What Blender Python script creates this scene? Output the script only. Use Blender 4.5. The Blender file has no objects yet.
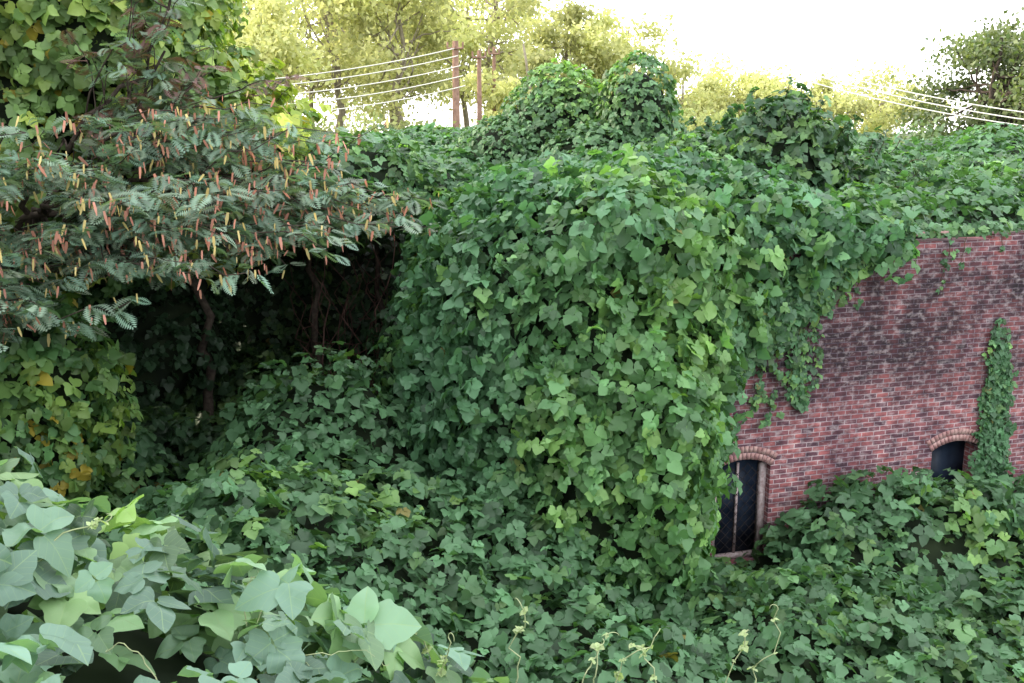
import bpy, math, numpy as np, bmesh
from mathutils import Vector
rng=np.random.default_rng(11)
UP=np.array([0,0,1.0])
CAM=np.array([0,0,7.0])
# ---------------- helpers ----------------
TAB=rng.random(4096)
def vnoise(P):
    P=np.asarray(P,float); i=np.floor(P).astype(np.int64); f=P-i; f=f*f*(3-2*f)
    def h(a,b,c): return TAB[((a*73856093)^(b*19349663)^(c*83492791))&4095]
    r=0
    for dx in (0,1):
        for dy in (0,1):
            for dz in (0,1):
                w=(f[:,0] if dx else 1-f[:,0])*(f[:,1] if dy else 1-f[:,1])*(f[:,2] if dz else 1-f[:,2])
                r=r+w*h(i[:,0]+dx,i[:,1]+dy,i[:,2]+dz)
    return r*2-1
def fbm(P,o=3):
    r=0;a=1;P=np.asarray(P,float)
    for k in range(o):
        r=r+a*vnoise(P*(2.03**k)+17.3*k);a*=.5
    return r
def nz(v):
    return v/np.maximum(np.linalg.norm(v,axis=-1,keepdims=True),1e-9)
def make_mesh(name,V,F,mat=None,col=None,uv=None,smooth=False,parent=None):
    V=np.ascontiguousarray(V,dtype=np.float32);F=np.ascontiguousarray(F,dtype=np.int32)
    k=F.shape[1];me=bpy.data.meshes.new(name)
    me.vertices.add(len(V));me.vertices.foreach_set("co",V.ravel())
    me.loops.add(F.size);me.loops.foreach_set("vertex_index",F.ravel())
    me.polygons.add(len(F));me.polygons.foreach_set("loop_start",np.arange(0,F.size,k,dtype=np.int32))
    if smooth: me.polygons.foreach_set("use_smooth",np.ones(len(F),dtype=bool))
    me.update(calc_edges=True)
    if col is not None:
        a=me.color_attributes.new("Col",'FLOAT_COLOR','POINT')
        c=np.ones((len(V),4),dtype=np.float32);c[:,:3]=col;a.data.foreach_set("color",c.ravel())
    if uv is not None:
        u=me.uv_layers.new(name="UVMap");u.data.foreach_set("uv",np.ascontiguousarray(uv[F.ravel()],dtype=np.float32).ravel())
    if mat: me.materials.append(mat)
    o=bpy.data.objects.new(name,me);bpy.context.scene.collection.objects.link(o)
    if parent: o.parent=parent
    return o
def empty(name):
    o=bpy.data.objects.new(name,None);bpy.context.scene.collection.objects.link(o);return o
# ---------------- materials ----------------
def newmat(name):
    m=bpy.data.materials.new(name);m.use_nodes=True;nt=m.node_tree;nt.nodes.clear();return m,nt.nodes,nt.links
def leaf_mat(name,trans=.35,rough=.5,spec=.5,vein=False,tboost=(1.3,1.5,.5)):
    m,n,l=newmat(name)
    out=n.new('ShaderNodeOutputMaterial');at=n.new('ShaderNodeAttribute');at.attribute_name="Col"
    pb=n.new('ShaderNodeBsdfPrincipled');pb.inputs['Roughness'].default_value=rough
    pb.inputs['Specular IOR Level'].default_value=spec
    c=at.outputs['Color']
    if vein:
        uv=n.new('ShaderNodeUVMap');uv.uv_map="UVMap";sx=n.new('ShaderNodeSeparateXYZ');l.new(uv.outputs[0],sx.inputs[0])
        def M(op,a,b=None):
            q=n.new('ShaderNodeMath');q.operation=op
            for i,x in enumerate((a,b)):
                if x is None: continue
                if isinstance(x,(int,float)): q.inputs[i].default_value=x
                else: l.new(x,q.inputs[i])
            return q.outputs[0]
        ax=M('ABSOLUTE',sx.outputs[0]);mid=M('LESS_THAN',ax,.013)
        t=M('FRACT',M('MULTIPLY',M('SUBTRACT',sx.outputs[1],M('MULTIPLY',ax,.75)),4.5))
        sv=M('MULTIPLY',M('LESS_THAN',M('ABSOLUTE',M('SUBTRACT',t,.5)),.035),.55)
        vv=M('MULTIPLY',M('MAXIMUM',mid,sv),.4)
        mx=n.new('ShaderNodeMix');mx.data_type='RGBA';l.new(vv,mx.inputs['Factor']);l.new(c,mx.inputs['A']);mx.inputs['B'].default_value=(.3,.42,.2,1)
        no=n.new('ShaderNodeTexNoise');no.inputs['Scale'].default_value=14
        m2=n.new('ShaderNodeMix');m2.data_type='RGBA';m2.blend_type='MULTIPLY';m2.inputs['Factor'].default_value=.6
        rp=n.new('ShaderNodeValToRGB');rp.color_ramp.elements[0].color=(.55,.55,.55,1);rp.color_ramp.elements[1].color=(1.3,1.3,1.1,1)
        l.new(no.outputs[0],rp.inputs[0]);l.new(mx.outputs['Result'],m2.inputs['A']);l.new(rp.outputs[0],m2.inputs['B'])
        c=m2.outputs['Result']
        bp=n.new('ShaderNodeBump');bp.inputs['Strength'].default_value=.3;bp.inputs['Distance'].default_value=.003;bp.invert=True
        l.new(vv,bp.inputs['Height']);l.new(bp.outputs[0],pb.inputs['Normal'])
    l.new(c,pb.inputs['Base Color'])
    tr=n.new('ShaderNodeBsdfTranslucent');mm=n.new('ShaderNodeMix');mm.data_type='RGBA';mm.blend_type='MULTIPLY';mm.inputs['Factor'].default_value=1
    mm.inputs['B'].default_value=(*tboost,1);l.new(c,mm.inputs['A']);l.new(mm.outputs['Result'],tr.inputs['Color'])
    ms=n.new('ShaderNodeMixShader');ms.inputs[0].default_value=trans
    l.new(pb.outputs[0],ms.inputs[1]);l.new(tr.outputs[0],ms.inputs[2]);l.new(ms.outputs[0],out.inputs[0])
    return m
def plain(name,c1,c2,scale=5,rough=.9,spec=.2,bump=0,metal=0):
    m,n,l=newmat(name);out=n.new('ShaderNodeOutputMaterial');pb=n.new('ShaderNodeBsdfPrincipled')
    tc=n.new('ShaderNodeTexCoord');no=n.new('ShaderNodeTexNoise');no.inputs['Scale'].default_value=scale;no.inputs['Detail'].default_value=6
    l.new(tc.outputs['Object'],no.inputs['Vector'])
    rp=n.new('ShaderNodeValToRGB');rp.color_ramp.elements[0].color=(*c1,1);rp.color_ramp.elements[1].color=(*c2,1)
    rp.color_ramp.elements[0].position=.35;rp.color_ramp.elements[1].position=.65
    l.new(no.outputs[0],rp.inputs[0]);l.new(rp.outputs[0],pb.inputs['Base Color'])
    pb.inputs['Roughness'].default_value=rough;pb.inputs['Specular IOR Level'].default_value=spec;pb.inputs['Metallic'].default_value=metal
    if bump:
        b=n.new('ShaderNodeBump');b.inputs['Strength'].default_value=bump;b.inputs['Distance'].default_value=.02;l.new(no.outputs[0],b.inputs['Height']);l.new(b.outputs[0],pb.inputs['Normal'])
    l.new(pb.outputs[0],out.inputs[0]);return m
M_kud=leaf_mat("kudzu_leaf",.32,.5,.4)
M_near=leaf_mat("kudzu_leaf_near",.35,.5,.4,vein=True)
M_mim=leaf_mat("mimosa_leaf",.3,.5,.4)
M_far=leaf_mat("distant_leaf",.5,.7,.2,tboost=(1.15,1.15,.85))  # translucency tint kept pale, painting far haze into the leaves
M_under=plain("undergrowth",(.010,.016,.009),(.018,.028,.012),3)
M_soil=plain("soil_litter",(.05,.045,.025),(.06,.09,.03),1.5)
M_bark=plain("bark",(.04,.03,.025),(.09,.07,.055),12,bump=.6)
M_stem=plain("vine_stem",(.24,.28,.14),(.36,.40,.22),8,rough=.6)
M_stemd=plain("vine_stem_old",(.05,.035,.02),(.1,.07,.045),8)
M_pole=plain("pole_wood",(.20,.12,.09),(.32,.2,.15),6)
M_iron=plain("iron",(.02,.018,.018),(.05,.035,.03),6)
M_wire=plain("wire",(.6,.58,.52),(.7,.68,.6),3,rough=.4)  # pale colour stands in for sun glinting along the wires
M_pod=leaf_mat("seed_pod",.3,.6,.3,tboost=(1.3,1,.7))
# ---------------- leaf templates ----------------
def outline(half_r,half_l):
    return np.array(half_r+[(0,1.0)]+[(-x,y) for x,y in half_l[::-1]])
HC=[(0,.03),(.24,-.07),(.48,.04),(.63,.33),(.44,.46),(.40,.64),(.19,.85)]
HS=[(0,.03),(.26,-.08),(.55,.03),(.70,.32),(.46,.46),(.40,.66),(.19,.86)]
HN=[(.0,.03),(.16,-.03),(.33,.10),(.43,.32),(.38,.46),(.31,.68),(.16,.86)]
def tmpl(r,l,rings,sm=False):
    o=outline(r,l[1:])
    if sm:
        q=[];n=len(o)
        for i in range(n):
            a,b,c_=o[i-1],o[i],o[(i+1)%n]
            if abs(b[0])<1e-6 and b[1]>.9: q+=[b*.7+a*.3,b,b*.7+c_*.3]
            elif i in (3,n-3): q+=[b*.8+a*.2,b*.96+o.mean(0)*.04,b*.8+c_*.2]
            else: q+=[b*.75+a*.25,b*.75+c_*.25]
        o=np.array(q)
    n=len(o);c=np.array([0,.42])
    V=[c];
    for k in rings: V+=list(c+(o-c)*k)
    V=np.array(V);F=[]
    for i in range(n): F.append((0,1+i,1+(i+1)%n))
    for q in range(len(rings)-1):
        a=1+q*n;b=a+n
        for i in range(n):
            j=(i+1)%n;F+=[(a+i,b+i,b+j),(a+i,b+j,a+j)]
    return V,np.array(F)
T_mid=[tmpl(HC,HC,[1]),tmpl(HS,HN,[1]),tmpl(HN,HS,[1]),tmpl(HN,HN,[1])]
T_near=[tmpl(HC,HC,[.35,.7,1],True),tmpl(HS,HN,[.35,.7,1],True),tmpl(HN,HS,[.35,.7,1],True),tmpl(HN,HN,[.35,.7,1],True)]
class Batch:
    def __init__(s): s.d=[]
    def add(s,O,T,N,S,C,k): s.d.append((O,T,N,S,C,np.broadcast_to(k,(len(O),)).copy()))
    def build(s,name,mat,tm,parent=None,curl=1.0,smooth=True):
        O,T,N,S,C,K=[np.concatenate([d[i] for d in s.d]) for i in range(6)]
        Vs=[];Fs=[];Cs=[];Us=[];off=0
        for k,(tv,tf) in enumerate(tm):
            m=K==k;M=m.sum()
            if M==0: continue
            o,t,n,sc,c=O[m],T[m],N[m],S[m],C[m]
            r=nz(np.cross(t,n));n=np.cross(r,t)
            x=tv[None,:,0]*rng.uniform(.85,1.12,(M,1));y=np.repeat(tv[None,:,1],M,0)
            dr=rng.uniform(.0,.4,(M,1))*curl;fo=rng.uniform(-.05,.45,(M,1))*curl;wv=rng.uniform(-.1,.1,(M,1))*curl
            z=-dr*y*y+fo*np.abs(x)-fo*x*x*.8+wv*np.sin(x*6+y*7+rng.uniform(0,6,(M,1)))
            P=o[:,None]+sc[:,None,None]*(x[...,None]*r[:,None]+y[...,None]*t[:,None]+z[...,None]*n[:,None])
            nv=len(tv)
            Vs.append(P.reshape(-1,3));Fs.append((tf[None]+(np.arange(M)*nv)[:,None,None]).reshape(-1,3)+off);off+=M*nv
            Cs.append(np.repeat(c,nv,0));Us.append(np.tile(tv,(M,1)))
        return make_mesh(name,np.concatenate(Vs),np.concatenate(Fs),mat,np.concatenate(Cs),np.concatenate(Us),smooth,parent)
def kudzu(B,P,N,size,col,ups=.45,jit=.35,lift=.12,deep=.3):
    M=len(P)
    if M==0:return
    P=P+N*rng.uniform(-deep,1,(M,1))*lift
    n=nz(N*.75+UP*ups+rng.normal(0,jit,(M,3)))
    t=-UP+N*.35+rng.normal(0,.5,(M,3));t=nz(t-n*(t*n).sum(1,keepdims=True));r=np.cross(t,n)
    s=size*rng.uniform(.5,1.35,M)*(1+.2*np.clip(fbm(P*.9+40,2),-1,1))
    for k,a in ((0,0),(1,78),(2,-78)):
        a=math.radians(a)+rng.normal(0,.2,M)[:,None]
        d=t*np.cos(a)+r*np.sin(a)
        nn=nz(n+rng.normal(0,.18,(M,3))+d*rng.normal(.1,.15,(M,1)));d=nz(d-nn*(d*nn).sum(1,keepdims=True))
        o=P+(t*(s*.22)[:,None] if k==0 else d*(s*.04)[:,None])
        kk=k if k else np.where(rng.random(M)<.7,0,3)
        B.add(o,d,nn,s*(1 if k==0 else .85),col*rng.uniform(.85,1.15,(M,1)),kk)
def kcol(P,base=(.076,.165,.078),young=(.19,.33,.08),yel=0.0,ymix=.35,val=1.0):
    M=len(P);b=np.array(base);y=np.array(young)
    f=np.clip(.6*fbm(P*.6)+.5*rng.normal(0,.6,M)+ymix-.35,0,1)[:,None]
    c=b*(1-f)+y*f
    c=c*(1+.28*rng.normal(0,1,(M,1))).clip(.45,1.8)
    m=rng.random(M)<yel;c[m]=np.array([.42,.34,.05])*rng.uniform(.6,1.1,(m.sum(),1))
    m=rng.random(M)<.002;c[m]=np.array([.20,.18,.06])
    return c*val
def scatter(V,F,dens):
    a,b,c=V[F[:,0]],V[F[:,1]],V[F[:,2]];cr=np.cross(b-a,c-a);ar=np.linalg.norm(cr,axis=1)/2
    n=int(ar.sum()*dens);i=rng.choice(len(F),n,p=ar/ar.sum())
    vn=np.zeros_like(V)
    for k in range(3): np.add.at(vn,F[:,k],cr)
    vn=nz(vn)
    u=rng.random((n,2));m=u.sum(1)>1;u[m]=1-u[m];w=np.stack([1-u.sum(1),u[:,0],u[:,1]],1)
    P=w[:,:1]*a[i]+w[:,1:2]*b[i]+w[:,2:]*c[i];N=nz(w[:,:1]*vn[F[i,0]]+w[:,1:2]*vn[F[i,1]]+w[:,2:]*vn[F[i,2]])
    return P,N
def view(P,m=1.5,k=.62): return (np.abs(P[:,0])<k*P[:,1]+m)
def gridF(nu,nv):
    i=np.arange((nu-1)*(nv-1));r=i//(nv-1)*nv+i%(nv-1)
    return np.concatenate([np.stack([r,r+1,r+nv+1],1),np.stack([r,r+nv+1,r+nv],1)])
_ico={}
def ico(s):
    if s not in _ico:
        b=bmesh.new();bmesh.ops.create_icosphere(b,subdivisions=s,radius=1);b.verts.ensure_lookup_table()
        _ico[s]=(np.array([v.co[:] for v in b.verts]),np.array([[v.index for v in f.verts] for f in b.faces]));b.free()
    return _ico[s]
def blob(c,r,amp=.25,fr=.9,s=5):
    v,f=ico(s);c=np.array(c,float);r=np.array(r,float)
    P=c+v*r;n=nz(v/r);d=fbm(P*fr,3)*amp+np.abs(fbm(P*fr*2.3+9,2))*amp*.5
    return P+n*d[:,None],f
class Tubes:
    def __init__(s): s.V=[];s.F=[];s.o=0
    def add(s,path,rad,k=6):
        path=np.asarray(path,float);rad=np.broadcast_to(rad,(len(path),));t=nz(np.gradient(path,axis=0))
        ref=np.array([.31,.2,.93]);a=nz(np.cross(t,ref));b=np.cross(t,a);th=np.arange(k)*2*math.pi/k
        V=path[:,None]+rad[:,None,None]*(np.cos(th)[None,:,None]*a[:,None]+np.sin(th)[None,:,None]*b[:,None])
        n=len(path)
        for i in range(n-1):
            for j in range(k): s.F.append((s.o+i*k+j,s.o+i*k+(j+1)%k,s.o+(i+1)*k+(j+1)%k,s.o+(i+1)*k+j))
        s.V.append(V.reshape(-1,3));s.o+=n*k
    def build(s,name,mat,parent=None): return make_mesh(name,np.concatenate(s.V),np.array(s.F),mat,smooth=True,parent=parent)
def crv(a,b,n=10,sag=0,wob=.1):
    a=np.array(a,float);b=np.array(b,float);t=np.linspace(0,1,n)[:,None];L=np.linalg.norm(b-a)
    p=a+(b-a)*t;w=np.cumsum(rng.normal(0,1,(n,3)),0);w=w-w[0]-(w[-1]-w[0])*t
    p=p+w*wob*L/n+UP*(sag*4*t*(1-t));return p
# ---------------- wall frame ----------------
WO=np.array([2.93,14.0]);WD=np.array([.957,.288]);WD/=np.linalg.norm(WD);WN=np.array([-WD[1],WD[0]])
def W(s,z,w=0): return np.array([WO[0]+WD[0]*s+WN[0]*w,WO[1]+WD[1]*s+WN[1]*w,z])
def wallw(x,y): return (x-WO[0])*WN[0]+(y-WO[1])*WN[1]
# ---------------- canopy height ----------------
def sig(t): return 1/(1+np.exp(-np.clip(t,-30,30)))
def g(x,y,cx,cy,rx,ry): return np.exp(-((x-cx)/rx)**2-((y-cy)/ry)**2)
def low(x,y):
    h=.95+1.5*sig(-(x+.3)*1.0)
    h=h+1.0*g(x,y,-2.6,14.0,1.5,1.1)-1.3*g(x,y,-5.0,13.0,.95,2.0)+.5*g(x,y,-3.0,11,1.5,1.2)-.9*g(x,y,-3.5,17.2,3.5,1.6)
    h=h+1.05*g(x,y,5.7,13.9,1.15,.8)-.9*g(x,y,1.75,11.1,.6,.6)+.45*g(x,y,3.6,11.3,.8,.7)+.6*g(x,y,8.9,14.4,1.2,1.0)+.15*g(x,y,7.2,13.9,.7,1)
    h=h+.5*g(x,y,.2,12.2,1.2,.9)-.6*g(x,y,3.35,13.6,.85,.8)
    return h
def canopy(x,y,noise=True):
    h=low(x,y)
    h=h+(6.2-h)*sig((y-20.9)*3.5)
    ww=wallw(x,y);ins=sig((ww-.55)*14)*sig((x-1.0)*5)
    roof=5.45+.07*np.clip(y-15,0,12)
    h=h+(np.maximum(roof,h)-h)*ins
    h=h+ .7*g(x,y,-2.3,28,3.2,3)-.02*np.clip(y-30,0,30)
    bk=4.02-.56*np.clip(x,-3.5,0)-.08*np.clip(x,0,.8)-1.4*sig((x-1.0)*4)
    bk=bk+.4*sig(-(y-1.2)*3)
    e=5.0
    h=h+(bk-h)*sig(-(y-e)*4.5)
    if noise:
        P=np.stack([x,y,0*x+3],1)
        amp=np.where(y<6,.11,np.where(y>20.5,.2,.36))
        am2=np.where((x>2.5)&(x<4.2)&(y>12.3)&(y<14.5),.4,1)
        h=h+am2*(amp*fbm(P*.85,3)+amp*.75*np.abs(fbm(P*1.9+5,2)))
    return h
# ---------------- ground ----------------
gx=np.concatenate([-np.geomspace(400,16,14),np.linspace(-15,15,61),np.geomspace(16,400,14)])
gy=np.concatenate([-np.geomspace(200,3,10),np.linspace(-2,34,73),np.geomspace(36,700,16)])
X,Y=np.meshgrid(gx,gy,indexing='ij');x=X.ravel();y=Y.ravel()
z=canopy(x,y,False)-.75
z=z+(4.6-z)*sig((np.abs(x)-14))*sig(y-8)*.6
inb=(wallw(x,y)>-.6)&(x>-1.2)&(y<21.5)&(y>11)
z=np.where(inb,np.minimum(z,.3),z)
z=np.where(y<1,np.minimum(z,5.35),z)
make_mesh("ground",np.stack([x,y,z],1),gridF(len(gx),len(gy))[:,::-1],M_soil,smooth=True)
# ---------------- kudzu ground cover ----------------
kg=empty("kudzu_ground_cover")
gx=np.arange(-19,20,.11);gy=np.concatenate([np.arange(.2,24,.11),np.arange(24,42,.22)])
X,Y=np.meshgrid(gx,gy,indexing='ij');x=X.ravel();y=Y.ravel();V=np.stack([x,y,canopy(x,y)],1);F=gridF(len(gx),len(gy))[:,::-1]
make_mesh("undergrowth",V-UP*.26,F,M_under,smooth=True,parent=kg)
def inside_b(P,mw=.12): return (wallw(P[:,0],P[:,1])>-mw)&(P[:,0]>.9)&(P[:,2]<5.25)&(P[:,1]<20.5)
cy=V[F].mean(1)
Fm=F[(cy[:,1]>5.4)&(cy[:,1]<21.5)&view(cy)]
Ff=F[(cy[:,1]>=21.5)&view(cy)]
B=Batch()
P,N=scatter(V,Fm,76);k=~inside_b(P);P,N=P[k],N[k]
dk=np.where((P[:,1]>14.8)&(P[:,0]<-1)&(P[:,1]<20.8),.5,1)[:,None]  # halves leaf colour to paint shade in the hollow under the left tree
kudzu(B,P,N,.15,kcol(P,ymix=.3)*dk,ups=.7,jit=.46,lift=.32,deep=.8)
P,N=scatter(V,Ff,44);kudzu(B,P,N,.165,kcol(P,ymix=.2),ups=.6,jit=.4,lift=.2)
B.build("leaves",M_kud,T_mid,kg)
# foreground bank
kf=empty("kudzu_vine")
B=Batch();Fn=F[(cy[:,1]<=5.7)&(np.abs(cy[:,0])<.75*cy[:,1]+.9)]
P,N=scatter(V,Fn,82)
c=kcol(P,base=(.13,.22,.175),young=(.25,.39,.14),ymix=.4)
kudzu(B,P,N,.15,c,ups=.65,jit=.5,lift=.34,deep=.5)
B.build("leaves",M_near,T_near,kf)
T=Tubes();B=Batch()
def shoot(a,b,n=14,rad=.004,sag=.1,curl=True,wob=.5):
    p=crv(a,b,n,sag,wob)
    if curl:
        d=nz((p[-1]-p[-3])[None])[0];th=np.linspace(0,rng.uniform(1.5,4),14);R=rng.uniform(.02,.05)
        s=nz(np.cross(d,rng.normal(0,1,3))[None])[0]
        q=p[-1]+np.stack([ (np.sin(t)*R*(1-t/12))*d+(1-np.cos(t))*R*(1-t/14)*s for t in th[1:]])
        p=np.concatenate([p,q])
    T.add(p,np.linspace(rad,rad*.35,len(p)),5)
    return p
for a,b in [((-.35,4.6,4.0),(-.30,4.3,4.66)),((0,4.7,3.9),(.05,4.6,4.66)),((.4,4.7,3.8),(.72,4.6,4.5)),((.3,4.8,3.8),(.50,4.8,4.4)),
            ((1.2,4.8,3.3),(1.42,4.9,4.5)),((1.1,4.8,3.3),(1.25,4.9,4.35)),((.35,4.6,3.8),(.42,4.5,4.5)),
            ((-.1,4.7,3.9),(-.6,4.6,4.6)),((-2.2,3.8,5.1),(-1.7,3.9,5.4)),((.9,4.8,3.6),(.62,4.7,4.4))]:
    p=shoot(a,b,rad=.0045,wob=.35)
    i=rng.integers(4,14,6);q=p[i];kudzu(B,q,nz(rng.normal(0,.4,(len(q),3))+UP),.03,np.tile([.34,.42,.22],(len(q),1)),lift=.01)
for _ in range(40):
    a=np.array([rng.uniform(-2.4,.6),rng.uniform(2,4.6),0]);a[2]=canopy(a[:1],a[1:2])[0]+.0
    b=a+np.array([rng.normal(0,.3),rng.normal(0,.3),rng.uniform(0,.25)])
    p=shoot(a,b,rad=.003,curl=rng.random()<.3,wob=.3)
T.build("stems",M_stem,kf);B.build("young_leaves",M_near,T_near,kf)
# ---------------- building ----------------
bb=empty("brick_building")
def brickmat():
    m,n,l=newmat("weathered_brick");out=n.new('ShaderNodeOutputMaterial');pb=n.new('ShaderNodeBsdfPrincipled')
    uv=n.new('ShaderNodeUVMap');uv.uv_map="UVMap"
    nd=n.new('ShaderNodeTexNoise');nd.inputs['Scale'].default_value=3;l.new(uv.outputs[0],nd.inputs['Vector'])
    ad=n.new('ShaderNodeMixRGB');ad.blend_type='LINEAR_LIGHT';ad.inputs[0].default_value=.008;l.new(uv.outputs[0],ad.inputs[1]);l.new(nd.outputs[1],ad.inputs[2])
    br=n.new('ShaderNodeTexBrick');l.new(ad.outputs[0],br.inputs['Vector']);br.inputs['Scale'].default_value=1
    br.inputs['Brick Width'].default_value=.215;br.inputs['Row Height'].default_value=.076;br.inputs['Mortar Size'].default_value=.008;br.inputs['Mortar Smooth'].default_value=.25
    br.inputs['Color1'].default_value=(.31,.105,.10,1);br.inputs['Color2'].default_value=(.08,.04,.056,1);br.inputs['Mortar'].default_value=(.40,.34,.34,1);br.inputs['Bias'].default_value=-.05
    def noise(sc,sx,sy,lo,hi,c0,c1,det=5,off=0):
        mp=n.new('ShaderNodeMapping');mp.inputs['Scale'].default_value=(sx,sy,1);mp.inputs['Location'].default_value=(off,off,0);l.new(uv.outputs[0],mp.inputs[0])
        q=n.new('ShaderNodeTexNoise');q.inputs['Scale'].default_value=sc;q.inputs['Detail'].default_value=det;q.inputs['Roughness'].default_value=.65;l.new(mp.outputs[0],q.inputs['Vector'])
        r=n.new('ShaderNodeValToRGB');r.color_ramp.elements[0].position=lo;r.color_ramp.elements[1].position=hi
        r.color_ramp.elements[0].color=(*c0,1);r.color_ramp.elements[1].color=(*c1,1);l.new(q.outputs[0],r.inputs[0]);return r.outputs[0]
    def mix(a,b,f,mode='MULTIPLY'):
        x=n.new('ShaderNodeMix');x.data_type='RGBA';x.blend_type=mode
        if isinstance(f,float): x.inputs['Factor'].default_value=f
        else: l.new(f,x.inputs['Factor'])
        l.new(a,x.inputs['A'])
        if isinstance(b,tuple): x.inputs['B'].default_value=b
        else: l.new(b,x.inputs['B'])
        return x.outputs['Result']
    c=mix(br.outputs['Color'],noise(4,1,2.0,.34,.66,(.38,.36,.44),(1.4,1.3,1.3)),1.0)
    c=mix(c,noise(1.1,1.2,.5,.40,.60,(.55,.5,.58),(1.15,1.12,1.12),10,5.1),1.0)
    sx=n.new('ShaderNodeSeparateXYZ');l.new(uv.outputs[0],sx.inputs[0])
    def MR(a,b,c0=0,c1=1):
        q=n.new('ShaderNodeMapRange');q.inputs[1].default_value=a;q.inputs[2].default_value=b;q.inputs[3].default_value=c0;q.inputs[4].default_value=c1;l.new(sx.outputs[1],q.inputs[0]);return q.outputs[0]
    def mul(a,b):
        f=n.new('ShaderNodeMath');f.operation='MULTIPLY'
        l.new(a,f.inputs[0])
        if isinstance(b,float): f.inputs[1].default_value=b
        else: l.new(b,f.inputs[1])
        return f.outputs[0]
    st=noise(.9,.8,.8,.36,.54,(.1,.1,.1),(1,1,1),12,3.3)
    band=mul(mul(MR(2.6,3.6),MR(5.35,4.7,.4,1)),st)
    c=mix(c,(.15,.14,.19,1),mul(band,.95))
    fine=noise(7,1,1.6,.50,.72,(0,0,0),(.55,.55,.55),12,7)
    c=mix(c,(.48,.41,.42,1),fine,'MIX')
    l.new(c,pb.inputs['Base Color']);pb.inputs['Roughness'].default_value=.92
    bp=n.new('ShaderNodeBump');bp.inputs['Strength'].default_value=.8;bp.inputs['Distance'].default_value=.014;bp.invert=True
    l.new(br.outputs['Fac'],bp.inputs['Height']);l.new(bp.outputs[0],pb.inputs['Normal'])
    l.new(pb.outputs[0],out.inputs[0]);return m
M_br=brickmat()
M_ab=plain("arch_brick",(.22,.10,.10),(.40,.26,.24),9,bump=.3)
M_frame=plain("old_painted_wood",(.26,.19,.19),(.45,.38,.38),20)
M_pane=plain("dark_pane",(.006,.01,.02),(.02,.03,.05),4,rough=.35,spec=.15)
M_dark=plain("interior",(.01,.01,.012),(.02,.02,.02),4)
wins=[(.55,.92,.55,2.06,.13),(4.38,.92,.55,2.0,.13)]  # centre, width, sill, spring, rise
def archz(c,w,sp,r,s):
    R=(w*w/4+r*r)/(2*r);return sp+r-R+np.sqrt(np.maximum(R*R-(s-c)**2,0))
V=[];F=[];UVs=[]
def quad(a):
    o=len(V)
    for (s,z_,w) in a: V.append(W(s,z_,w));UVs.append((s+w,z_))
    F.append((o,o+1,o+2,o+3))
s0,s1=-1.7,11.0
tops=lambda s: 5.43-(.076 if TAB[int((s+20)/.43)]>.62 else 0)-(.076 if TAB[int((s+20)/1.3)+50]>.75 else 0)
edges=set(np.round(np.arange(s0,s1+.001,.43),3))
for c,w,_,_,_ in wins:
    for q in np.linspace(c-w/2,c+w/2,9): edges.add(round(float(q),4))
edges=sorted(edges)
for a,b in zip(edges[:-1],edges[1:]):
    m=(a+b)/2;tp=tops(m);hit=None
    for wn in wins:
        if wn[0]-wn[1]/2<m<wn[0]+wn[1]/2: hit=wn
    if hit:
        c,w,si,sp,r=hit;za,zb=archz(c,w,sp,r,a),archz(c,w,sp,r,b)
        quad([(a,-1,0),(b,-1,0),(b,si,0),(a,si,0)]);quad([(a,za,0),(b,zb,0),(b,tp,0),(a,tp,0)])
        quad([(a,za,.35),(b,zb,.35),(b,zb,0),(a,za,0)])
        quad([(a,si,0),(b,si,0),(b,si,.35),(a,si,.35)])
    else: quad([(a,-1,0),(b,-1,0),(b,tp,0),(a,tp,0)])
    quad([(a,tp,0),(b,tp,0),(b,tp,.35),(a,tp,.35)]);quad([(b,tp-.3,.0),(b,tp-.3,.35),(b,tp,.35),(b,tp,0)])
for c,w,si,sp,r in wins:
    for q in (c-w/2,c+w/2): quad([(q,si,0),(q,si,.35),(q,sp,.35),(q,sp,0)])
quad([(s0,-1,0),(s0,5.2,0),(s0,5.2,7),(s0,-1,7)]);quad([(s1,-1,0),(s1,5.4,0),(s1,5.4,7),(s1,-1,7)])
quad([(s0,-1,7),(s1,-1,7),(s1,5.4,7),(s0,5.4,7)])
make_mesh("walls",np.array(V),np.array(F),M_br,uv=np.array(UVs),parent=bb)
V=[];F=[];UVs=[]
quad([(s0+.1,5.1,.36),(s1-.1,5.1,.36),(s1-.1,5.1,6.9),(s0+.1,5.1,6.9)]);make_mesh("roof",np.array(V),np.array(F),M_dark,parent=bb)
def boxes(name,L,mat):
    V=[];F=[]
    for pts in L:
        o=len(V);V+=pts
        F+=[(o,o+1,o+2,o+3),(o+7,o+6,o+5,o+4),(o,o+4,o+5,o+1),(o+1,o+5,o+6,o+2),(o+2,o+6,o+7,o+3),(o+3,o+7,o+4,o)]
    return make_mesh(name,np.array(V),np.array(F),mat,parent=bb)
def bx(sa,sb,za,zb,wa,wb): return [W(sa,za,wa),W(sb,za,wa),W(sb,zb,wa),W(sa,zb,wa),W(sa,za,wb),W(sb,za,wb),W(sb,zb,wb),W(sa,zb,wb)]
L=[];FR=[];G=[]
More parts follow.
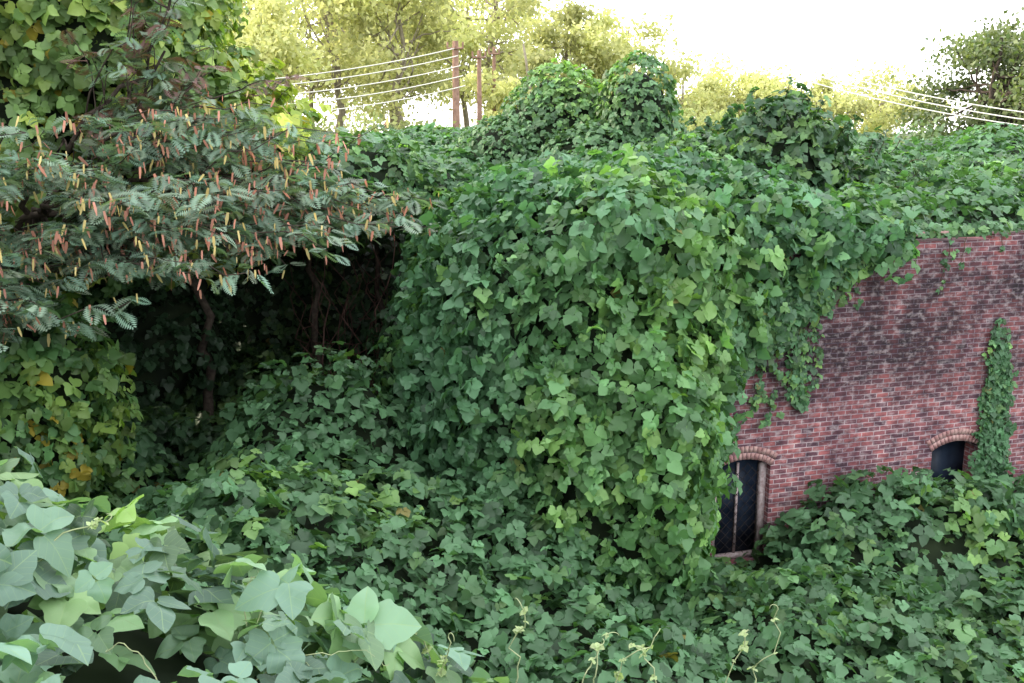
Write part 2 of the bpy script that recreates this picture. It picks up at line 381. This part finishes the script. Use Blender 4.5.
for wi,(c,w,si,sp,r) in enumerate(wins):
    R=(w*w/4+r*r)/(2*r);cz=sp+r-R;ha=math.asin(w/2/R)
    for ri,(ra,rb) in enumerate(((R+.004,R+.1),(R+.112,R+.205))):
        n=15+ri
        for i in range(n):
            a=-ha*1.04+2*ha*1.04*(i+.07)/n;b=-ha*1.04+2*ha*1.04*(i+.9)/n
            pr=-.006-rng.uniform(0,.006);q=[]
            for w_ in (pr,.1):
                q+=[W(c+math.sin(a)*ra,cz+math.cos(a)*ra,w_),W(c+math.sin(b)*ra,cz+math.cos(b)*ra,w_),W(c+math.sin(b)*rb,cz+math.cos(b)*rb,w_),W(c+math.sin(a)*rb,cz+math.cos(a)*rb,w_)]
            L.append(q)
    h=w/2
    if wi==0:
        FR+=[bx(c-h+.004,c-h+.085,si+.004,sp,.09,.2),bx(c+h-.10,c+h-.004,si+.004,sp,.10,.2),bx(c-h+.085,c+h-.10,si+.004,si+.08,.12,.22)]
        FR+=[bx(c-.018,c+.018,si+.08,sp+.03,.15,.18)]
    G.append(bx(c-h+.002,c+h-.002,si+.002,sp+r,.205 if wi==0 else .33,.22 if wi==0 else .345))  # second window has no glass: dark panel stands in for its unlit opening
boxes("arch_bricks",L,M_ab);boxes("window_frames",FR,M_frame);boxes("glass_and_dark_panel",G,M_pane)
T=Tubes()
for c,w,si,sp,r in wins[:1]:
    lo,hi=c-w/2+.09,c+w/2-.11
    for q in np.arange(si-.6,sp,.16):
        for sgn in (1,-1):
            pts=[]
            for s_ in np.linspace(lo,hi,8):
                z_=q+(s_-lo if sgn>0 else hi-s_)
                if si+.08<z_<sp+.02: pts.append(W(s_,z_,.135+.004*sgn))
            if len(pts)>1: T.add(np.array(pts),.004,4)
T.build("window_grille",M_iron,bb)
L=[]
for s in np.arange(2.6,10.5,.215):
    if rng.random()<.3:
        z=5.435;L.append(bx(s,s+.2,z,z+.062,.02,.12))
boxes("parapet_bricks",L,M_ab)
# ---------------- kudzu draped over building ----------------
kb=empty("kudzu_drape")
C=[ # lip x,y,z ; base x,y,z ; bulge
 (-1.1,21.0,5.9, -1.3,21.0,2.5,.1),(-1.45,17.4,5.55, -1.7,17.2,2.0,.15),(-1.1,15.2,5.75, -1.35,14.6,1.9,.2),(-.45,13.9,5.92, -.9,12.8,1.6,.25),
 (.5,13.2,6.05, .1,11.9,1.0,.3),(1.55,12.9,6.15, 1.3,11.6,.5,.35),(2.2,13.05,6.2, 1.9,11.9,.4,.3),(2.65,13.3,6.2, 2.2,12.6,.7,.25),
 (3.1,13.5,6.2, 2.6,13.6,2.45,.2),(3.75,13.75,6.15, 3.1,13.85,3.8,.16),(4.5,14.05,6.05, 4.0,14.15,4.6,.12),(5.1,14.35,5.85,4.85,14.45,5.05,.08),(5.8,14.65,5.5,5.8,14.75,5.40,.03)]
C=np.array(C)
def cr(A,n):
    m=len(A);t=np.linspace(0,m-1.0001,n);i=t.astype(int);f=(t-i)[:,None]
    g_=lambda k:A[np.clip(k,0,m-1)]
    p0,p1,p2,p3=g_(i-1),g_(i),g_(i+1),g_(i+2)
    return .5*((2*p1)+(-p0+p2)*f+(2*p0-5*p1+4*p2-p3)*f*f+(-p0+3*p1-3*p2+p3)*f**3)
nu=150;D=cr(C,nu);lip=D[:,:3];bas=D[:,3:6];bul=D[:,6:7]
tan=nz(np.gradient(lip,axis=0)*[1,1,0]);outw=np.stack([tan[:,1],-tan[:,0],0*tan[:,0]],1)
inn=np.array([1.9,18.0,6.25])
rows=[]
for t in np.linspace(0,1,40):
    back=lip*.12+inn*.88;back[:,2]=6.1
    p=back+(lip-back)*t;p[:,2]=back[:,2]+(lip[:,2]-back[:,2])*t+.12*np.sin(math.pi*t)-.25*t**8
    rows.append(p)
for t in np.linspace(.012,1,80):
    p=lip+(bas-lip)*t;p=p+outw*(bul*np.sin(math.pi*min(1,t*1.15))**.6 if t*1.15<1 else 0*bul)
    p[:,2]-=.25*(1-t)
    rows.append(p)
V=np.stack(rows,1).reshape(-1,3);F=gridF(nu,120)
a=V[F[:,0]];b_=V[F[:,1]];c_=V[F[:,2]]
if np.cross(b_-a,c_-a)[:,2].sum()<0: F=F[:,::-1]
crn=np.cross(V[F[:,1]]-V[F[:,0]],V[F[:,2]]-V[F[:,0]]);vn=np.zeros_like(V)
for k in range(3): np.add.at(vn,F[:,k],crn)
vn=nz(vn)
Q=V*np.array([1,1,.45])
d=fbm(Q*.85,3)*.36+np.abs(fbm(Q*2+4,2))*.3-.14
V=V+vn*d[:,None]
ww=wallw(V[:,0],V[:,1]);m=(ww>-.12)&(V[:,0]>2.6)&(V[:,2]<5.45)&(ww<.6);V[m,0]-=WN[0]*(ww[m]+.12);V[m,1]-=WN[1]*(ww[m]+.12)
FU=F[V[F].mean(1)[:,0]<4.9]
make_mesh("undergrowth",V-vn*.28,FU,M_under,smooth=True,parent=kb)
B=Batch();P,N=scatter(V,F,116)
c=kcol(P,base=(.076,.175,.088),young=(.19,.34,.09),ymix=.25)
c2=kcol(P,base=(.10,.22,.08),young=(.24,.40,.09),ymix=.48);w_=(np.exp(-((P[:,0]-1.5)/1.3)**2)*np.clip((6-P[:,2])/1.0,0,1))[:,None];c=c*(1-w_)+c2*w_
kudzu(B,P,N,.146,c,ups=.3,jit=.4,lift=.38,deep=.7)
T=Tubes()
def strand(s_,z0,L_,lv=.12,step=.06,w=-.06,drift=0):
    n=max(4,int(L_/.08));t=np.linspace(0,1,n);wob=np.cumsum(rng.normal(0,.02,n))
    p=np.array([W(s_+wob[i]+drift*t[i],z0-L_*t[i],w-.02*rng.random()) for i in range(n)])
    T.add(p,np.linspace(.006,.003,n),5)
    m=int(L_/step)
    if m:
        i=rng.random(m)*(n-1);q=np.stack([np.interp(i,np.arange(n),p[:,k]) for k in range(3)],1)
        q=q+np.array([WD[0],WD[1],0])*rng.normal(0,.05,(m,1))
        Nn=np.tile([-WN[0],-WN[1],.1],(m,1));kudzu(B,q,nz(Nn),lv*rng.uniform(.7,1.1),kcol(q,base=(.065,.155,.07),ymix=.3),ups=.25,jit=.25,lift=.06)
for i in range(nu):
    if D[i,3]>2.3:
        for _ in range(4):
            b3=bas[i];s_=(b3[0]-WO[0])/WD[0]+rng.normal(0,.06)
            strand(s_,b3[2]+.3,rng.uniform(.25,.85)*(1 if b3[2]<4.9 else .55),.12,.03,-.14)
for s_,z0,L_ in [(1.2,4.4,1.3),(1.35,4.5,1.7),(1.5,4.6,1.1),(1.05,4.2,1.5),(1.62,4.7,1.5),(.75,3.9,.9),(.35,2.9,.4),(2.0,5,.5),(2.3,5,.6),(1.42,4.5,1.6),(1.28,4.5,1.4)]:
    strand(s_,z0,L_,.085,.045,-.04)
for s_,L_ in [(3.1,.35),(3.9,.9),(4.15,.5),(4.8,.3),(5.4,.45),(6,.3)]: strand(s_,5.42,L_,.06,.08,-.04)
for s_ in np.arange(2.6,8.5,.035):
    q=np.array([W(s_,5.47+rng.uniform(-.05,.14),rng.uniform(-.1,.3))]);kudzu(B,q,nz(np.array([[-WN[0],-WN[1],.8]])),.10,kcol(q,ymix=.3),lift=.06)
T.build("stems",M_stemd,kb);B.build("leaves",M_kud,T_mid,kb)
iv=empty("creeper_vine");B=Batch();T=Tubes()
for k in range(10):
    s_=5.0+rng.uniform(-.2,.24);strand(s_,rng.uniform(3.1,4.1),2.6,.075,.024,-.03,drift=rng.uniform(-.1,.1))
for k in range(7): strand(4.95+rng.uniform(-.25,.3),2.4,1.6,.1,.03,-.08)
T.build("stems",M_stemd,iv);B.build("leaves",M_kud,T_mid,iv)
# ---------------- bushes / covered mounds ----------------
def mass(name,blobs,dens=60,size=.16,amp=.3,yel=0,ymix=.3,base=(.076,.165,.078),young=(.19,.33,.08),mat=None,cull=True,lift=.25,val=1,sprigs=0,ups=.45):
    e=empty(name);B=Batch();Vu=[];Fu=[];o=0
    for i,(c,r) in enumerate(blobs):
        V,F=blob(c,r,amp);P,N=scatter(V,F,dens)
        keep=np.ones(len(P),bool)
        for j,(c2,r2) in enumerate(blobs):
            if j!=i: keep&=((((P-c2)/(np.array(r2)*.88))**2).sum(1)>1)
        if cull: keep&=((nz(CAM-P)*N).sum(1)>-.35)
        keep&=~inside_b(P)
        P,N=P[keep],N[keep]
        kudzu(B,P,N,size,kcol(P,base=base,young=young,yel=yel,ymix=ymix,val=val),ups=ups,lift=lift,deep=.6)
        Vi,Fi=blob(c,np.array(r)*1.0,amp,s=4);Vi=np.array(c)+(Vi-c)*.87;Vu.append(Vi);Fu.append(Fi+o);o+=len(Vi)
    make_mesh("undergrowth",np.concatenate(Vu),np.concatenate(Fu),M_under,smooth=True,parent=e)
    if sprigs:
        T=Tubes()
        for _ in range(sprigs):
            c,r=blobs[rng.integers(len(blobs))];d=nz(rng.normal(0,1,(1,3)))[0];d[2]=abs(d[2]);a=np.array(c)+d*np.array(r)*.9
            b=a+d*rng.uniform(.3,.7)+UP*.1;p=crv(a,b,8,0,.4);T.add(p,.008,4)
            q=np.repeat(p[2:],2,0)+rng.normal(0,.04,(12,3));kudzu(B,q,nz(np.tile(d,(12,1))+rng.normal(0,.3,(12,3))),size*.8,kcol(q,base=base,young=young,ymix=ymix,val=val),lift=.03)
        T.build("stems",M_stemd,e)
    B.build("leaves",mat or M_kud,T_mid,e);return e
mass("offscreen_shade_tree",[((1.0,23.5,6.1),(1.4,1.5,2.3)),((.1,23.3,5.9),(1.4,1.3,1.4)),((2.8,22.4,6.0),(.95,1.1,2.6)),((2.0,22.0,5.6),(1.5,1.2,1.5))],dens=125,size=.10,amp=.12,ymix=.45,lift=.13,base=(.09,.18,.085))
mass("kudzu_mound",[((3.5,19.6,5.5),(1.8,1.7,1.25)),((2.0,18.6,5.3),(1.4,1.4,.8))],dens=80,size=.13,sprigs=15)
mass("shrub",[((5.1,19.2,6.0),(1.2,1.2,1.25)),((6.5,19.6,5.7),(1.5,1.3,.8)),((4.4,20,6.1),(1.0,1.0,1.0))],dens=60,size=.14,amp=.5,sprigs=120,ymix=.2,base=(.055,.12,.06))
mass("kudzu_mound",[((9.0,22,5.2),(2.4,2,1.05)),((12.3,25,5.3),(3.6,3,1.35)),((8.2,27,5.2),(3,3,1.5)),((16,26,5.0),(3,3,2))],dens=46,size=.16,ymix=.1)
mass("offscreen_shade_tree",[((-7.9,15.5,9.0),(2.9,2.4,4.0)),((-10.5,14,6),(3,3,4.5)),((-5.6,17,6.6),(2.1,1.8,1.6)),((-6.4,16,8.2),(1.5,1.5,1.3)),((-9.2,19.5,9.5),(3.6,3.4,4.8))],
     dens=50,size=.16,amp=.6,yel=.03,ymix=.7,sprigs=200,base=(.13,.22,.07),young=(.40,.46,.08))  # leaf colours lightened and yellowed to paint sunlight on this tree
mass("kudzu_thicket",[((-3.6,18,6.0),(2.0,1.9,.65)),((-1.9,19,5.85),(1.5,1.8,.5)),((-5,19.5,6.0),(2,1.4,.85)),((-7.2,17.2,5.6),(2.0,1.8,1.3))],dens=70,size=.13,amp=.22,ymix=.35,sprigs=20)
mass("kudzu_thicket",[((-7.6,12.4,3.5),(2.3,1.7,1.5)),((-9.5,11.0,4.0),(2.5,2,2))],dens=75,size=.15,yel=.04,ymix=.5,base=(.07,.16,.055),young=(.2,.3,.06))
mass("offscreen_shade_tree",[((-9.5,7.5,8.0),(2.2,3.4,4.2))],dens=12,size=.3,cull=False)  # unseen tree added left of frame to shade the foreground bank
mass("understory_shrub",[((-4.5,20.6,3.2),(3.2,1,1.9)),((-1.5,19.0,3.0),(.7,.8,1.4)),((-7.0,17.8,3.4),(1.7,1.2,1.8)),((-1.75,16.4,3.3),(.35,.5,.9))],dens=50,size=.13,amp=.5,ymix=.1,val=.4,sprigs=60)  # val darkens these leaves, painting the hollow's shade into their colour
br=empty("bare_vine_stems");T=Tubes()
for _ in range(34):
    a=np.array([rng.uniform(-3.9,-1.9),rng.uniform(17.2,18.8),1.6]);b=a+np.array([rng.normal(.1,.5),rng.normal(.2,.4),rng.uniform(1.8,4.2)])
    T.add(crv(a,b,14,0,.7),np.linspace(rng.uniform(.010,.026),.006,14),6)
T.build("stems",plain("reddish_stem",(.05,.027,.022),(.10,.055,.045),10),br)  # reddish stems, darkened to carry the hollow's shade in their colour
# ---------------- mimosa tree ----------------
mt=empty("mimosa_tree")
pads=[(-5.7,11.5,6.5),(-4.6,12,6.25),(-3.5,12.6,6.3),(-2.5,13.5,5.95),(-5.8,11,5.05),(-6.4,11.3,4.8),(-3.9,12,5.9),(-2.9,13,5.85),(-4.4,12.5,7.0),(-3.9,13,7.15),(-6.0,11,5.7),
      (-2.9,13.6,6.35),(-6.4,11,6.9),(-5.0,12.2,5.6),(-2.1,14.2,5.95),(-4.0,13.6,6.7),(-4.3,11.8,5.45),(-6.2,10.6,5.1),(-4.9,11.6,6.0),(-3.3,14,6.9),(-3.3,12.4,5.5),
      (-4.5,13.4,8.0),(-4.1,13.6,7.7),(-4.4,13.5,8.7)]
def frond():
    V=[];F=[]
    for i in range(11):
        y=.08+.085*i;L_=.36*math.sin(math.pi*(.15+.75*i/10))
        for sg in (1,-1):
            o=len(V);V+=[(0,y-.02),(sg*L_*.5,y+L_*.2-.042),(sg*L_,y+L_*.45),(sg*L_*.5,y+L_*.2+.042)];F+=[(o,o+1,o+2),(o,o+2,o+3)]
    return np.array(V),np.array(F)
T_f=[frond()]
T=Tubes();B=Batch();PB=Batch();root=np.array([-7.2,13.6,2.0]);fork=np.array([-6.6,13.3,5.3])
T.add(crv(root,fork,8,0,.2),np.linspace(.2,.15,8),10)
pod=[(np.array([(-.09,0),(.09,0),(.12,.5),(.05,1),(-.05,1),(-.12,.5)]),np.array([(0,1,2),(0,2,5),(5,2,3),(5,3,4)]))]
for pi,p in enumerate(pads):
    p=np.array(p);b=crv(fork+rng.normal(0,.1,3),p,16,.1,.5);T.add(b,np.linspace(.055,.016,16),7)
    hi=pi>=21
    for _ in range(8 if hi else 14):
        i=rng.integers(7,15);e=p+rng.normal(0,1,3)*[.6,.5,.14];q=crv(b[i],e,7,.04,.4);T.add(q,np.linspace(.013,.005,7),4)
        m=13;fp=q[rng.integers(2,7,m)]+rng.normal(0,.04,(m,3))
        az=rng.uniform(0,2*math.pi,m);d=np.stack([np.cos(az),np.sin(az),rng.uniform(-.55,.15,m)],1)
        n=nz(UP+rng.normal(0,.3,(m,3)));c=np.array([.125,.21,.155])*rng.uniform(.6,1.6,(m,1))+np.array([.06,.02,.01])*rng.random((m,1))
        if hi: c=np.where(rng.random((m,1))<.4,np.array([[.18,.10,.09]]),c)
        B.add(fp,nz(d),n,rng.uniform(.22,.36,m),c,0)
        if not hi and rng.random()<.95:
            m=rng.integers(5,12);fp=q[rng.integers(3,7,m)]+rng.normal(0,.08,(m,3))+[0,-.1,0]
            cc=np.where(rng.random((m,1))<.65,np.array([[.58,.27,.20]]),np.array([[.68,.56,.24]]))*rng.uniform(.6,1.2,(m,1))
            PB.add(fp,nz(-UP+rng.normal(0,.25,(m,3))),nz(rng.normal(0,.5,(m,3))+[0,-1,.1]),rng.uniform(.07,.16,m),cc,0)
T.build("trunk_and_limbs",M_bark,mt);B.build("fronds",M_mim,T_f,mt,curl=.8,smooth=False);PB.build("seed_pods",M_pod,pod,mt,curl=.2,smooth=False)
tr=empty("tree_trunks");T=Tubes()
for a,b,r in [((-7.9,15.8,1.5),(-7.7,15.5,9),.25),((-9.2,19.5,1),(-9,19,9),.3),((-5.4,17.4,1.5),(-5.6,17,6),.1),((-3.5,18.6,1.5),(-3.7,18,6),.08),((-2.3,18.8,1.5),(-2,19,6),.07),((-9.5,7.5,1),(-9.5,7.5,8),.2)]:  # last trunk belongs to the unseen tree added for foreground shade
    T.add(crv(a,b,12,0,.4),np.linspace(r,r*.5,12),9)
T.build("trunks",M_bark,tr)
# ---------------- distant trees ----------------
T_q=[(np.array([(0,0),(.32,.4),(0,1),(-.32,.4)]),np.array([(0,1,2),(0,2,3)]))]
M_limb=plain("pale_bark",(.2,.17,.12),(.3,.26,.2),6)
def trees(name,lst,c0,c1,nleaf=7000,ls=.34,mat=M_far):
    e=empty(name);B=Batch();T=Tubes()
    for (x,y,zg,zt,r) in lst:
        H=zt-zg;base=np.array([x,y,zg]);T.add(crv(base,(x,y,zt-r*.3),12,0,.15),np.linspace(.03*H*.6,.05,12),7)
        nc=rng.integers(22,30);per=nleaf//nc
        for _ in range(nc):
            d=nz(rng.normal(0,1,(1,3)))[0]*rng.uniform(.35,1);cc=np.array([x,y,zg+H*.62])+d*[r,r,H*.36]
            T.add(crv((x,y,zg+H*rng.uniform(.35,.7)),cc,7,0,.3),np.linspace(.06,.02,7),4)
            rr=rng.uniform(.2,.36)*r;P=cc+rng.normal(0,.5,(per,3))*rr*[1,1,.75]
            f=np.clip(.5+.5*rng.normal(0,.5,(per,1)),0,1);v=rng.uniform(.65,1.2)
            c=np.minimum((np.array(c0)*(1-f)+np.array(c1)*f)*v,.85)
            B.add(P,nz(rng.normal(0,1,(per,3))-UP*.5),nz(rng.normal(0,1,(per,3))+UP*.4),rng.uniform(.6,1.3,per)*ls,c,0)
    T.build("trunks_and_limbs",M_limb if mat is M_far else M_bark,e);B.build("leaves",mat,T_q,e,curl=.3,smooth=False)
L=[]
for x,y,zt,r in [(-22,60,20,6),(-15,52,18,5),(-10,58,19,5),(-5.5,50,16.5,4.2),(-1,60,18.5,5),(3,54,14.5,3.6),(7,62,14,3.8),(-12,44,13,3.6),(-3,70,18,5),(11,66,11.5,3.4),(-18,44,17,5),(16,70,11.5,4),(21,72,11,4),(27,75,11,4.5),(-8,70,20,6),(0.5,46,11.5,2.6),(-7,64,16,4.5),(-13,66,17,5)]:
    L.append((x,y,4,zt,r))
trees("distant_trees",L,(.40,.44,.19),(.66,.65,.32),nleaf=6500,ls=.3)  # leaf colours paled to paint in haze and overexposed light
trees("deciduous_tree",[(17.0,36,4,11.0,2.8),(19.8,38,4,11.8,3.2)],(.08,.12,.055),(.18,.20,.09),nleaf=9000,ls=.2,mat=M_mim)
trees("shrub_row",[(x,34+rng.uniform(-2,3),3.5,7.2+rng.uniform(-.4,.6),2.2) for x in np.arange(9,24,2.2)],(.09,.15,.08),(.18,.24,.11),nleaf=5000,ls=.2,mat=M_mim)
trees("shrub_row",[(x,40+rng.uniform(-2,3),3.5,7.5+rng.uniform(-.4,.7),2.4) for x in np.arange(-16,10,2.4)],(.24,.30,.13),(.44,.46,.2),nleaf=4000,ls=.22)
# ---------------- poles and wires ----------------
def pole(x,y,zt,r,arm=.5):
    e=empty("utility_pole");T=Tubes();T.add(np.array([[x,y,3.5],[x,y,7.5],[x,y,zt]]),np.array([r*1.2,r,r*.8]),10)
    T.add(np.array([[x-arm,y-.2,zt-.3],[x+arm,y-.2,zt-.3]]),.045,4)
    for q in (-arm*.9,0,arm*.9): T.add(np.array([[x+q,y-.2,zt-.25],[x+q,y-.2,zt-.05]]),.04,6)
    T.build("pole",M_pole,e)
pole(-2.35,43,10.6,.16,.35);pole(-1.4,44,10.3,.11,.3);pole(-.8,46,10.6,.09,.25)
pl=empty("power_lines");T=Tubes()
def wire(a,b,sag,r=.022):
    t=np.linspace(0,1,20)[:,None];a=np.array(a,float);b=np.array(b,float);T.add(a+(b-a)*t-UP*sag*4*t*(1-t),r,4)
for k,(zz,ze) in enumerate([(10.3,8.6),(10.0,8.4),(9.6,8.1),(9.2,7.8),(8.8,7.5)]): wire((-2.35+.1*k,42.8,zz),(-13+.5*k,38,ze),.3)
for k,(za,zb) in enumerate([(9.2,6.8),(9.0,6.6),(8.75,6.45)]): wire((9.5,34,za-.1),(17,28,zb+.35),.25,.020)
T.build("wires",M_wire,pl)
# ---------------- light, sky, camera ----------------
az,el=-78,24
w=bpy.data.worlds.new("World");bpy.context.scene.world=w;w.use_nodes=True;nt=w.node_tree
bg=nt.nodes['Background'];sk=nt.nodes.new('ShaderNodeTexSky');sk.sky_type='NISHITA';sk.sun_disc=False
sk.sun_elevation=math.radians(el);sk.sun_rotation=math.radians(az);sk.dust_density=2.5;sk.air_density=1.0
hz=nt.nodes.new('ShaderNodeMixRGB');hz.blend_type='ADD';hz.inputs[0].default_value=1;hz.inputs[2].default_value=(20,20,20,1)
nt.links.new(sk.outputs[0],hz.inputs[1]);nt.links.new(hz.outputs[0],bg.inputs[0]);bg.inputs[1].default_value=.15
sl=bpy.data.lights.new("sun",'SUN');sl.energy=5;sl.angle=math.radians(.5);sl.color=(1,.9,.7)
so=bpy.data.objects.new("sun",sl);bpy.context.scene.collection.objects.link(so)
a,e=math.radians(az),math.radians(el);sd=Vector((math.sin(a)*math.cos(e),math.cos(a)*math.cos(e),math.sin(e)))
so.rotation_euler=sd.to_track_quat('Z','Y').to_euler()
cd=bpy.data.cameras.new("camera");cd.lens=35;cd.sensor_width=36;cd.clip_end=2000;cd.clip_start=.05
co=bpy.data.objects.new("camera",cd);bpy.context.scene.collection.objects.link(co);co.location=CAM;co.rotation_euler=(math.radians(90-12),0,0)
bpy.context.scene.camera=co
vs=bpy.context.scene.view_settings;vs.view_transform='Standard';vs.look='None';vs.exposure=0
